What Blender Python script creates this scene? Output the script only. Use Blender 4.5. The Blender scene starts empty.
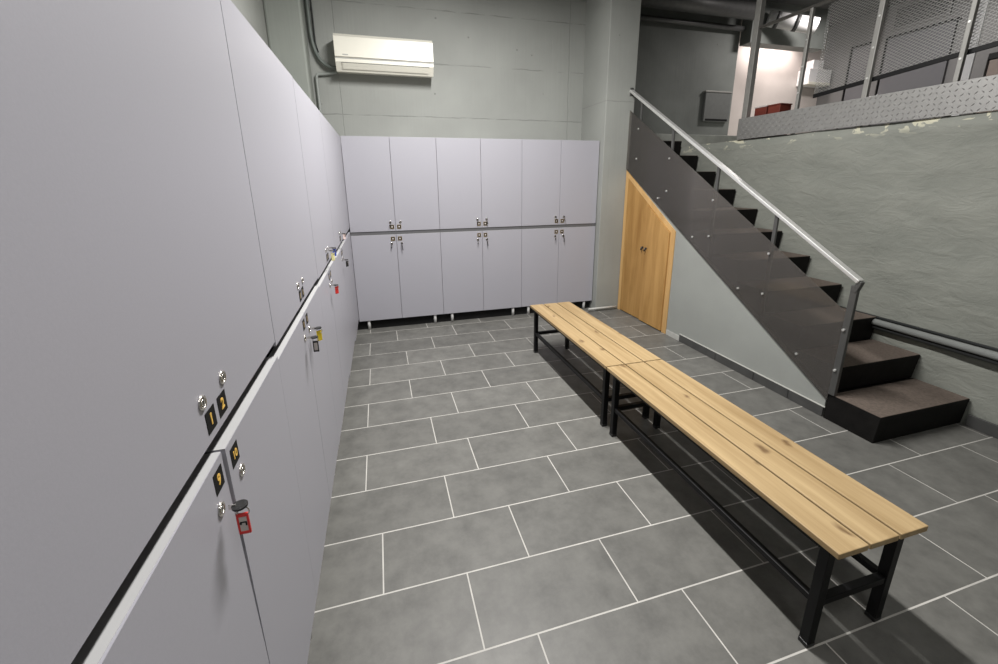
import bpy, bmesh, math, random
from mathutils import Vector, Matrix

random.seed(7)
C = bpy.context.scene.collection
S = bpy.context.scene

# ------------------------------------------------------------------ camera
cam_d = bpy.data.cameras.new('camera')
cam = bpy.data.objects.new('camera', cam_d)
C.objects.link(cam)
S.camera = cam
YAW, PITCH, ROLL = 0.27913, -0.26904, -0.00785
fw = Vector((math.sin(YAW) * math.cos(PITCH), math.cos(YAW) * math.cos(PITCH), math.sin(PITCH)))
rt = Vector((math.cos(YAW), -math.sin(YAW), 0))
up = rt.cross(fw)
r2 = math.cos(ROLL) * rt + math.sin(ROLL) * up
u2 = -math.sin(ROLL) * rt + math.cos(ROLL) * up
m = Matrix((r2, u2, -fw)).transposed().to_4x4()
m.translation = Vector((0, 0, 1.5232))
cam.matrix_world = m
cam_d.sensor_width = 36.0
cam_d.lens = 422.96 * 36 / 998
cam_d.shift_x = -0.00436
cam_d.shift_y = -0.0351
cam_d.clip_start = 0.01

# ------------------------------------------------------------------ world, lights, exposure
W = bpy.data.worlds.new('world')
S.world = W
W.use_nodes = True
W.node_tree.nodes['Background'].inputs[0].default_value = (0.8, 0.85, 0.9, 1)
W.node_tree.nodes['Background'].inputs[1].default_value = 0.05
S.view_settings.view_transform = 'Standard'
S.view_settings.look = 'None'
S.view_settings.gamma = 1.0
S.view_settings.exposure = 0.34


def area(name, loc, size, power, color=(1, 0.97, 0.92), rot=(0, 0, 0), spread=None):
    d = bpy.data.lights.new(name, 'AREA')
    d.shape = 'RECTANGLE'
    d.size, d.size_y = size
    d.energy = power
    d.color = color
    if spread: d.spread = spread
    o = bpy.data.objects.new(name, d)
    o.location = loc
    o.rotation_euler = rot
    C.objects.link(o)
    return o


area('ceiling_lamp_main', (0.76, 2.45, 3.50), (0.14, 1.7), 150, (1, 0.98, 0.96))
area('ceiling_lamp_near', (0.72, -0.6, 3.50), (0.14, 1.4), 24, (1, 0.98, 0.96))
area('upper_recess_lamp', (6.3, 5.97, 3.62), (1.0, 0.18), 11, (1, 0.90, 0.86))
area('upper_room_fill', (6.0, 4.6, 3.88), (0.4, 0.4), 34, (1, 0.95, 0.92))  # added fill, brightens the stairwell wall and the grey doors

# ------------------------------------------------------------------ materials
def new_mat(name):
    mt = bpy.data.materials.new(name)
    mt.use_nodes = True
    nt = mt.node_tree
    b = nt.nodes['Principled BSDF']
    return mt, nt, b


def N(nt, t, **kw):
    n = nt.nodes.new(t)
    for k, v in kw.items():
        if k in n.inputs.keys():
            n.inputs[k].default_value = v
        else:
            setattr(n, k, v)
    return n


def plain(name, col, rough=0.5, metal=0.0, noise=0.0, nscale=20.0, bump=0.0, bscale=60.0, spec=0.5):
    mt, nt, b = new_mat(name)
    b.inputs['Base Color'].default_value = (*col, 1)
    b.inputs['Roughness'].default_value = rough
    b.inputs['Metallic'].default_value = metal
    b.inputs['Specular IOR Level'].default_value = spec
    tc = N(nt, 'ShaderNodeTexCoord')
    if noise:
        nz = N(nt, 'ShaderNodeTexNoise')
        nz.inputs['Scale'].default_value = nscale
        nz.inputs['Detail'].default_value = 5
        nt.links.new(tc.outputs['Object'], nz.inputs['Vector'])
        r = N(nt, 'ShaderNodeValToRGB')
        r.color_ramp.elements[0].position = 0.3
        r.color_ramp.elements[1].position = 0.7
        r.color_ramp.elements[0].color = (*[c * (1 - noise) for c in col], 1)
        r.color_ramp.elements[1].color = (*[min(1, c * (1 + noise)) for c in col], 1)
        nt.links.new(nz.outputs['Fac'], r.inputs['Fac'])
        nt.links.new(r.outputs['Color'], b.inputs['Base Color'])
    if bump:
        nb = N(nt, 'ShaderNodeTexNoise')
        nb.inputs['Scale'].default_value = bscale
        nb.inputs['Detail'].default_value = 4
        nt.links.new(tc.outputs['Object'], nb.inputs['Vector'])
        bp = N(nt, 'ShaderNodeBump')
        bp.inputs['Strength'].default_value = bump
        bp.inputs['Distance'].default_value = 0.01
        nt.links.new(nb.outputs['Fac'], bp.inputs['Height'])
        nt.links.new(bp.outputs['Normal'], b.inputs['Normal'])
    return mt


def floor_mat():
    mt, nt, b = new_mat('slate_tile')
    L = nt.links.new
    tc = N(nt, 'ShaderNodeTexCoord')
    at = N(nt, 'ShaderNodeAttribute', attribute_name='tile_tone')
    cb = N(nt, 'ShaderNodeVectorMath', operation='MULTIPLY_ADD')
    L(at.outputs['Color'], cb.inputs[0])
    cb.inputs[1].default_value = (31.0, 17.0, 53.0)
    L(tc.outputs['Object'], cb.inputs[2])
    nz = N(nt, 'ShaderNodeTexNoise')
    nz.inputs['Scale'].default_value = 9.0
    nz.inputs['Detail'].default_value = 10
    nz.inputs['Roughness'].default_value = 0.68
    L(cb.outputs[0], nz.inputs['Vector'])
    r = N(nt, 'ShaderNodeValToRGB')
    r.color_ramp.elements[0].position = 0.3
    r.color_ramp.elements[1].position = 0.72
    r.color_ramp.elements[0].color = (0.108, 0.1065, 0.098, 1)
    r.color_ramp.elements[1].color = (0.180, 0.178, 0.163, 1)
    L(nz.outputs['Fac'], r.inputs['Fac'])
    sp = N(nt, 'ShaderNodeSeparateColor')
    L(at.outputs['Color'], sp.inputs[0])
    mr = N(nt, 'ShaderNodeMapRange')
    L(sp.outputs[0], mr.inputs[0])
    mr.inputs[3].default_value = 0.90
    mr.inputs[4].default_value = 1.08
    mx = N(nt, 'ShaderNodeVectorMath', operation='SCALE')
    L(r.outputs['Color'], mx.inputs[0])
    L(mr.outputs[0], mx.inputs['Scale'])
    L(mx.outputs[0], b.inputs['Base Color'])
    b.inputs['Roughness'].default_value = 0.48
    b.inputs['Specular IOR Level'].default_value = 0.4
    bp = N(nt, 'ShaderNodeBump')
    bp.inputs['Strength'].default_value = 0.2
    bp.inputs['Distance'].default_value = 0.003
    L(nz.outputs['Fac'], bp.inputs['Height'])
    L(bp.outputs['Normal'], b.inputs['Normal'])
    return mt


def concrete_mat(name, col, lines_z=(), lines_x=(), pits=True, grain=(30, 30, 1.2), var=0.08):
    """painted board-marked concrete: faint vertical grain, broken seam lines, small pits"""
    mt, nt, b = new_mat(name)
    L = nt.links.new
    tc = N(nt, 'ShaderNodeTexCoord')
    sep = N(nt, 'ShaderNodeSeparateXYZ')
    L(tc.outputs['Object'], sep.inputs[0])
    nz = N(nt, 'ShaderNodeTexNoise')
    nz.inputs['Scale'].default_value = 1.6
    nz.inputs['Detail'].default_value = 6
    L(tc.outputs['Object'], nz.inputs['Vector'])
    r = N(nt, 'ShaderNodeValToRGB')
    r.color_ramp.elements[0].position = 0.3
    r.color_ramp.elements[1].position = 0.7
    r.color_ramp.elements[0].color = (*[c * (1 - var) for c in col], 1)
    r.color_ramp.elements[1].color = (*[c * (1 + var) for c in col], 1)
    L(nz.outputs['Fac'], r.inputs['Fac'])
    colour = r.outputs['Color']
    gm = N(nt, 'ShaderNodeMapping')
    gm.inputs['Scale'].default_value = grain
    L(tc.outputs['Object'], gm.inputs['Vector'])
    gn = N(nt, 'ShaderNodeTexNoise')
    gn.inputs['Scale'].default_value = 1.0
    gn.inputs['Detail'].default_value = 4
    L(gm.outputs['Vector'], gn.inputs['Vector'])
    height = gn.outputs['Fac']
    wob = N(nt, 'ShaderNodeTexNoise')
    wob.inputs['Scale'].default_value = 9.0
    wob.inputs['Detail'].default_value = 6
    L(tc.outputs['Object'], wob.inputs['Vector'])
    brk = N(nt, 'ShaderNodeTexNoise')
    brk.inputs['Scale'].default_value = 5.0
    brk.inputs['Detail'].default_value = 5
    L(tc.outputs['Object'], brk.inputs['Vector'])
    total = None
    for axis, pos, wid, lo, hi in [('Z', *z) for z in lines_z] + [('X', *x) for x in lines_x]:
        d = N(nt, 'ShaderNodeMath', operation='MULTIPLY_ADD')
        L(wob.outputs['Fac'], d.inputs[0])
        d.inputs[1].default_value = 0.02
        d.inputs[2].default_value = -0.010 - pos
        e = N(nt, 'ShaderNodeMath', operation='ADD')
        L(sep.outputs[axis], e.inputs[0])
        L(d.outputs[0], e.inputs[1])
        a = N(nt, 'ShaderNodeMath', operation='ABSOLUTE')
        L(e.outputs[0], a.inputs[0])
        mr = N(nt, 'ShaderNodeMapRange')
        L(a.outputs[0], mr.inputs[0])
        mr.inputs[1].default_value = 0.0
        mr.inputs[2].default_value = wid
        mr.inputs[3].default_value = 1.0
        mr.inputs[4].default_value = 0.0
        bm_ = N(nt, 'ShaderNodeMapRange')
        L(brk.outputs['Fac'], bm_.inputs[0])
        bm_.inputs[1].default_value = lo
        bm_.inputs[2].default_value = hi
        ml = N(nt, 'ShaderNodeMath', operation='MULTIPLY')
        L(mr.outputs[0], ml.inputs[0])
        L(bm_.outputs[0], ml.inputs[1])
        if total is None:
            total = ml.outputs[0]
        else:
            mxm = N(nt, 'ShaderNodeMath', operation='MAXIMUM')
            L(total, mxm.inputs[0])
            L(ml.outputs[0], mxm.inputs[1])
            total = mxm.outputs[0]
    if pits:
        vo = N(nt, 'ShaderNodeTexVoronoi')
        vo.inputs['Scale'].default_value = 5.0
        L(tc.outputs['Object'], vo.inputs['Vector'])
        mr = N(nt, 'ShaderNodeMapRange')
        L(vo.outputs['Distance'], mr.inputs[0])
        mr.inputs[1].default_value = 0.03
        mr.inputs[2].default_value = 0.06
        mr.inputs[3].default_value = 1.0
        mr.inputs[4].default_value = 0.0
        if total is None:
            total = mr.outputs[0]
        else:
            mxm = N(nt, 'ShaderNodeMath', operation='MAXIMUM')
            L(total, mxm.inputs[0])
            L(mr.outputs[0], mxm.inputs[1])
            total = mxm.outputs[0]
    if total is not None:
        mx = N(nt, 'ShaderNodeMix', data_type='RGBA')
        sc = N(nt, 'ShaderNodeMath', operation='MULTIPLY')
        L(total, sc.inputs[0])
        sc.inputs[1].default_value = 0.55
        L(sc.outputs[0], mx.inputs[0])
        L(colour, mx.inputs[6])
        mx.inputs[7].default_value = (*[c * 0.45 for c in col], 1)
        colour = mx.outputs[2]
        hh = N(nt, 'ShaderNodeMath', operation='MULTIPLY_ADD')
        L(total, hh.inputs[0])
        hh.inputs[1].default_value = -2.0
        L(height, hh.inputs[2])
        height = hh.outputs[0]
    L(colour, b.inputs['Base Color'])
    bp = N(nt, 'ShaderNodeBump')
    bp.inputs['Strength'].default_value = 0.3
    bp.inputs['Distance'].default_value = 0.006
    L(height, bp.inputs['Height'])
    L(bp.outputs['Normal'], b.inputs['Normal'])
    b.inputs['Roughness'].default_value = 0.6
    b.inputs['Specular IOR Level'].default_value = 0.3
    return mt


def plaster_mat():
    """rough trowelled plaster painted grey green, bare pale chips along the upper edge"""
    mt, nt, b = new_mat('rough_plaster')
    L = nt.links.new
    tc = N(nt, 'ShaderNodeTexCoord')
    mp = N(nt, 'ShaderNodeMapping')
    mp.inputs['Scale'].default_value = (1, 1, 2.2)
    L(tc.outputs['Object'], mp.inputs['Vector'])
    n1 = N(nt, 'ShaderNodeTexNoise')
    n1.inputs['Scale'].default_value = 2.2
    n1.inputs['Detail'].default_value = 7
    n1.inputs['Roughness'].default_value = 0.5
    n1.inputs['Distortion'].default_value = 0.3
    L(mp.outputs['Vector'], n1.inputs['Vector'])
    r = N(nt, 'ShaderNodeValToRGB')
    r.color_ramp.elements[0].position = 0.3
    r.color_ramp.elements[1].position = 0.7
    r.color_ramp.elements[0].color = (0.218, 0.228, 0.202, 1)
    r.color_ramp.elements[1].color = (0.272, 0.280, 0.248, 1)
    L(n1.outputs['Fac'], r.inputs['Fac'])
    sep = N(nt, 'ShaderNodeSeparateXYZ')
    L(tc.outputs['Object'], sep.inputs[0])
    band = N(nt, 'ShaderNodeMapRange')
    L(sep.outputs['Z'], band.inputs[0])
    band.inputs[1].default_value = 1.80
    band.inputs[2].default_value = 1.88
    n2 = N(nt, 'ShaderNodeTexNoise')
    n2.inputs['Scale'].default_value = 7.0
    n2.inputs['Detail'].default_value = 6
    n2.inputs['Distortion'].default_value = 0.8
    L(mp.outputs['Vector'], n2.inputs['Vector'])
    th = N(nt, 'ShaderNodeMapRange')
    L(n2.outputs['Fac'], th.inputs[0])
    th.inputs[1].default_value = 0.585
    th.inputs[2].default_value = 0.60
    ml = N(nt, 'ShaderNodeMath', operation='MULTIPLY')
    L(th.outputs[0], ml.inputs[0])
    L(band.outputs[0], ml.inputs[1])
    mx = N(nt, 'ShaderNodeMix', data_type='RGBA')
    L(ml.outputs[0], mx.inputs[0])
    L(r.outputs['Color'], mx.inputs[6])
    mx.inputs[7].default_value = (0.62, 0.60, 0.46, 1)
    L(mx.outputs[2], b.inputs['Base Color'])
    n3 = N(nt, 'ShaderNodeTexNoise')
    n3.inputs['Scale'].default_value = 5.0
    n3.inputs['Detail'].default_value = 9
    n3.inputs['Roughness'].default_value = 0.6
    n3.inputs['Distortion'].default_value = 0.8
    L(mp.outputs['Vector'], n3.inputs['Vector'])
    ad = N(nt, 'ShaderNodeMath', operation='MULTIPLY_ADD')
    L(n3.outputs['Fac'], ad.inputs[0])
    ad.inputs[1].default_value = 0.5
    L(n1.outputs['Fac'], ad.inputs[2])
    bp = N(nt, 'ShaderNodeBump')
    bp.inputs['Strength'].default_value = 0.5
    bp.inputs['Distance'].default_value = 0.045
    L(ad.outputs[0], bp.inputs['Height'])
    L(bp.outputs['Normal'], b.inputs['Normal'])
    b.inputs['Roughness'].default_value = 0.65
    b.inputs['Specular IOR Level'].default_value = 0.25
    return mt


def wood_mat(name, c1, c2, knot, axis='Y', stretch=18.0, knots=True, rough=0.5, scale=1.0):
    mt, nt, b = new_mat(name)
    L = nt.links.new
    tc = N(nt, 'ShaderNodeTexCoord')
    oi = N(nt, 'ShaderNodeObjectInfo')
    cb = N(nt, 'ShaderNodeCombineXYZ')
    ms = N(nt, 'ShaderNodeMath', operation='MULTIPLY')
    L(oi.outputs['Random'], ms.inputs[0])
    ms.inputs[1].default_value = 37.0
    for k in ('X', 'Y', 'Z'):
        L(ms.outputs[0], cb.inputs[k])
    ad = N(nt, 'ShaderNodeVectorMath', operation='ADD')
    L(tc.outputs['Object'], ad.inputs[0])
    L(cb.outputs[0], ad.inputs[1])
    mp = N(nt, 'ShaderNodeMapping')
    sc = [stretch * scale] * 3
    sc['XYZ'.index(axis)] = 1.1 * scale
    mp.inputs['Scale'].default_value = sc
    L(ad.outputs[0], mp.inputs['Vector'])
    nz = N(nt, 'ShaderNodeTexNoise')
    nz.inputs['Scale'].default_value = 1.0
    nz.inputs['Detail'].default_value = 6
    nz.inputs['Roughness'].default_value = 0.6
    nz.inputs['Distortion'].default_value = 0.35
    L(mp.outputs['Vector'], nz.inputs['Vector'])
    r = N(nt, 'ShaderNodeValToRGB')
    r.color_ramp.elements[0].position = 0.3
    r.color_ramp.elements[1].position = 0.7
    r.color_ramp.elements[0].color = (*c1, 1)
    r.color_ramp.elements[1].color = (*c2, 1)
    L(nz.outputs['Fac'], r.inputs['Fac'])
    colour = r.outputs['Color']
    if knots:
        km = N(nt, 'ShaderNodeMapping')
        ks = [4.0] * 3
        ks['XYZ'.index(axis)] = 2.2
        km.inputs['Scale'].default_value = ks
        L(ad.outputs[0], km.inputs['Vector'])
        wz = N(nt, 'ShaderNodeTexNoise')
        wz.inputs['Scale'].default_value = 5.0
        L(km.outputs['Vector'], wz.inputs['Vector'])
        wadd = N(nt, 'ShaderNodeMix', data_type='RGBA', blend_type='LINEAR_LIGHT')
        wadd.inputs[0].default_value = 0.12
        L(km.outputs['Vector'], wadd.inputs[6])
        L(wz.outputs['Color'], wadd.inputs[7])
        vo = N(nt, 'ShaderNodeTexVoronoi', voronoi_dimensions='2D')
        vo.inputs['Scale'].default_value = 1.0
        L(wadd.outputs[2], vo.inputs['Vector'])
        mr = N(nt, 'ShaderNodeMapRange')
        L(vo.outputs['Distance'], mr.inputs[0])
        mr.inputs[1].default_value = 0.02
        mr.inputs[2].default_value = 0.085
        mr.inputs[3].default_value = 0.75
        mr.inputs[4].default_value = 0.0
        mx = N(nt, 'ShaderNodeMix', data_type='RGBA')
        L(mr.outputs[0], mx.inputs[0])
        L(colour, mx.inputs[6])
        mx.inputs[7].default_value = (*knot, 1)
        colour = mx.outputs[2]
    L(colour, b.inputs['Base Color'])
    b.inputs['Roughness'].default_value = rough
    b.inputs['Specular IOR Level'].default_value = 0.35
    bp = N(nt, 'ShaderNodeBump')
    bp.inputs['Strength'].default_value = 0.15
    bp.inputs['Distance'].default_value = 0.002
    L(nz.outputs['Fac'], bp.inputs['Height'])
    L(bp.outputs['Normal'], b.inputs['Normal'])
    return mt


def acrylic_mat():
    mt, nt, b = new_mat('smoked_acrylic')
    L = nt.links.new
    nt.nodes.remove(b)
    out = [n for n in nt.nodes if n.type == 'OUTPUT_MATERIAL'][0]
    tr = N(nt, 'ShaderNodeBsdfTransparent')
    tr.inputs[0].default_value = (0.84, 0.82, 0.79, 1)
    df = N(nt, 'ShaderNodeBsdfDiffuse')
    df.inputs[0].default_value = (0.18, 0.167, 0.155, 1)
    gl = N(nt, 'ShaderNodeBsdfGlossy')
    gl.inputs['Roughness'].default_value = 0.08
    m0 = N(nt, 'ShaderNodeMixShader')
    m0.inputs[0].default_value = 0.31
    L(tr.outputs[0], m0.inputs[1])
    L(df.outputs[0], m0.inputs[2])
    fr = N(nt, 'ShaderNodeFresnel')
    fr.inputs[0].default_value = 1.3
    m1 = N(nt, 'ShaderNodeMixShader')
    L(fr.outputs[0], m1.inputs[0])
    L(m0.outputs[0], m1.inputs[1])
    L(gl.outputs[0], m1.inputs[2])
    L(m1.outputs[0], out.inputs['Surface'])
    return mt


M = {}
M['floor'] = floor_mat()
M['tile_grout'] = plain('tile_grout', (0.50, 0.485, 0.45), 0.7, noise=0.12, nscale=9)
WALLC = (0.320, 0.330, 0.308)
M['wall_back'] = concrete_mat('painted_concrete_back', WALLC,
    lines_z=[(3.21, 0.008, 0.38, 0.60), (2.71, 0.007, 0.42, 0.62), (2.185, 0.008, 0.34, 0.56)],
    lines_x=[(2.222, 0.006, 0.2, 0.4), (-0.28, 0.006, 0.3, 0.5)])
M['wall'] = concrete_mat('painted_concrete', WALLC)
M['pillar'] = concrete_mat('painted_concrete_pillar', WALLC, lines_z=[(2.33, 0.004, 0.2, 0.4)])
M['pillar_dark'] = concrete_mat('painted_concrete_left', (0.30, 0.32, 0.29))
M['plaster'] = plaster_mat()
M['side_wall'] = plain('smooth_grey_paint', (0.310, 0.322, 0.302), 0.55, noise=0.05, nscale=3, bump=0.05)
M['dark_wall'] = concrete_mat('shaded_wall_paint', (0.20, 0.212, 0.20), var=0.2)  # wall paint darkened for the stairwell's shadow; on the front wall it cuts bounce
M['pale_wall'] = plain('pale_beige_paint', (0.58, 0.53, 0.50), 0.6, noise=0.04, nscale=4)
M['ceiling'] = plain('ceiling_paint', (0.10, 0.10, 0.10), 0.8, noise=0.05)
M['slab'] = plain('raw_slab_edge', (0.34, 0.35, 0.32), 0.7, noise=0.15, nscale=8, bump=0.3, bscale=20)
M['lam'] = plain('lilac_grey_laminate', (0.388, 0.383, 0.421), 0.42, noise=0.015, nscale=220, bump=0.02, bscale=350)
M['edge'] = plain('pale_edge_band', (0.45, 0.45, 0.45), 0.45, noise=0.02)
M['carcass'] = plain('carcass_board', (0.35, 0.34, 0.355), 0.5, noise=0.02)
M['channel'] = plain('dark_grip_channel', (0.13, 0.13, 0.135), 0.35, noise=0.02)
M['shade_ch'] = plain('shaded_grip_channel', (0.008, 0.008, 0.009), 0.4, noise=0.02)  # dark grey channel coloured black for the shade inside the left row's gap
M['gap_shade'] = plain('gap_shade_black', (0.004, 0.004, 0.004), 0.9, noise=0.02)  # near-black colour standing for the shade under the lockers
M['leg_pl'] = plain('pale_plastic_leg', (0.55, 0.55, 0.54), 0.5, noise=0.03)
M['chrome'] = plain('chrome', (0.80, 0.77, 0.72), 0.22, 1.0, noise=0.03)
M['lock_dark'] = plain('lock_core', (0.10, 0.09, 0.08), 0.4, 0.8, noise=0.05)
M['plate'] = plain('black_number_plate', (0.006, 0.006, 0.006), 0.6, noise=0.05, spec=0.2)
M['gold'] = plain('gold_numeral', (0.90, 0.56, 0.11), 0.45, 0.0, noise=0.06)
M['gold_frame'] = plain('brass_frame', (0.55, 0.40, 0.18), 0.35, 0.6, noise=0.05)
M['key'] = plain('dark_key_metal', (0.06, 0.06, 0.06), 0.35, 0.8, noise=0.05)
M['tag_red'] = plain('red_tag_plastic', (0.65, 0.035, 0.03), 0.3, noise=0.04)
M['tag_yellow'] = plain('yellow_tag_plastic', (0.80, 0.60, 0.03), 0.3, noise=0.04)
M['tag_pale'] = plain('pale_yellow_tag_plastic', (0.78, 0.72, 0.35), 0.3, noise=0.04)
M['tag_blue'] = plain('blue_tag_plastic', (0.05, 0.09, 0.45), 0.3, noise=0.04)
M['tag_black'] = plain('black_tag_plastic', (0.012, 0.012, 0.012), 0.3, noise=0.04)
M['tag_pink'] = plain('pale_pink_tag_plastic', (0.70, 0.55, 0.52), 0.3, noise=0.04)
M['paper'] = plain('paper_insert', (0.55, 0.50, 0.46), 0.6, noise=0.05)
M['ink'] = plain('black_ink', (0.01, 0.01, 0.01), 0.5, noise=0.05)
M['pine'] = wood_mat('pine_plank', (0.300, 0.200, 0.092), (0.485, 0.355, 0.190), (0.10, 0.050, 0.02), stretch=26.0)
M['oak'] = wood_mat('honey_oak_veneer', (0.32, 0.165, 0.045), (0.54, 0.315, 0.110), (0.3, 0.15, 0.05), axis='Z', stretch=9.0, knots=False, rough=0.45)
M['oak_edge'] = wood_mat('honey_oak_edging', (0.52, 0.31, 0.12), (0.68, 0.43, 0.18), (0.3, 0.15, 0.05), axis='Z', stretch=9.0, knots=False, rough=0.45)
M['black_steel'] = plain('black_steel', (0.005, 0.005, 0.0055), 0.5, noise=0.05, spec=0.25)
M['riser'] = plain('black_painted_step', (0.006, 0.0055, 0.005), 0.7, noise=0.4, nscale=14, bump=0.08, bscale=40, spec=0.2)
M['tread'] = plain('dark_brown_grit_tread', (0.125, 0.098, 0.080), 0.85, noise=0.22, nscale=70, bump=0.12, bscale=160)
M['steel'] = plain('brushed_steel', (0.72, 0.72, 0.70), 0.35, 0.6, noise=0.04)
M['post_steel'] = plain('grey_steel_post', (0.10, 0.10, 0.097), 0.4, 0.4, noise=0.06)
M['acrylic'] = acrylic_mat()
M['skirt'] = plain('slate_skirting', (0.065, 0.065, 0.063), 0.5, noise=0.15, nscale=10)
M['grout'] = plain('pale_grout', (0.45, 0.45, 0.42), 0.7, noise=0.05)
M['pipe'] = plain('grey_painted_pipe', (0.24, 0.25, 0.24), 0.4, noise=0.05)
M['pipe_dark'] = plain('dark_cable_and_shade', (0.03, 0.032, 0.032), 0.5, noise=0.05)  # for the real cable and for shade strips along the wall pipe
M['hose'] = plain('painted_hose', (0.16, 0.18, 0.165), 0.5, noise=0.08)
M['hose_pale'] = plain('painted_conduit', (0.30, 0.32, 0.30), 0.5, noise=0.08)
M['conduit'] = plain('pale_conduit', (0.50, 0.50, 0.47), 0.45, noise=0.05)
M['ac'] = plain('cream_white_plastic', (0.82, 0.80, 0.70), 0.35, noise=0.01)
M['ac_dark'] = plain('vent_slot', (0.08, 0.08, 0.075), 0.6, noise=0.05)
M['ac_grey'] = plain('grey_print', (0.40, 0.40, 0.38), 0.5, noise=0.05)
M['checker'] = plain('checker_plate_steel', (0.36, 0.355, 0.345), 0.38, 0.55, noise=0.05)
M['rail_grey'] = plain('grey_painted_steel', (0.31, 0.305, 0.285), 0.45, 0.3, noise=0.06)
M['rail_dark'] = plain('dark_bronze_rail', (0.10, 0.095, 0.085), 0.4, 0.4, noise=0.06)
M['mesh'] = plain('expanded_metal', (0.34, 0.34, 0.325), 0.45, 0.4, noise=0.05)
M['door_grey'] = plain('grey_panel', (0.14, 0.14, 0.15), 0.4, noise=0.02)
M['door_frame'] = plain('pale_grey_frame', (0.19, 0.187, 0.187), 0.45, noise=0.02)
M['louvre'] = plain('dark_grille', (0.05, 0.05, 0.05), 0.5, noise=0.05)
M['white'] = plain('white_paint', (0.78, 0.77, 0.77), 0.4, noise=0.02)
M['brown'] = plain('taupe_panel', (0.25, 0.20, 0.175), 0.5, noise=0.06)
M['red_wood'] = wood_mat('red_brown_wood', (0.10, 0.018, 0.012), (0.19, 0.04, 0.025), (0.05, 0.01, 0.01), axis='Y', stretch=10, knots=False)
M['duct'] = plain('dull_duct', (0.12, 0.12, 0.12), 0.45, 0.3, noise=0.1)
M['box_grey'] = plain('grey_metal_cover', (0.16, 0.165, 0.16), 0.5, 0.2, noise=0.06)


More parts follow.
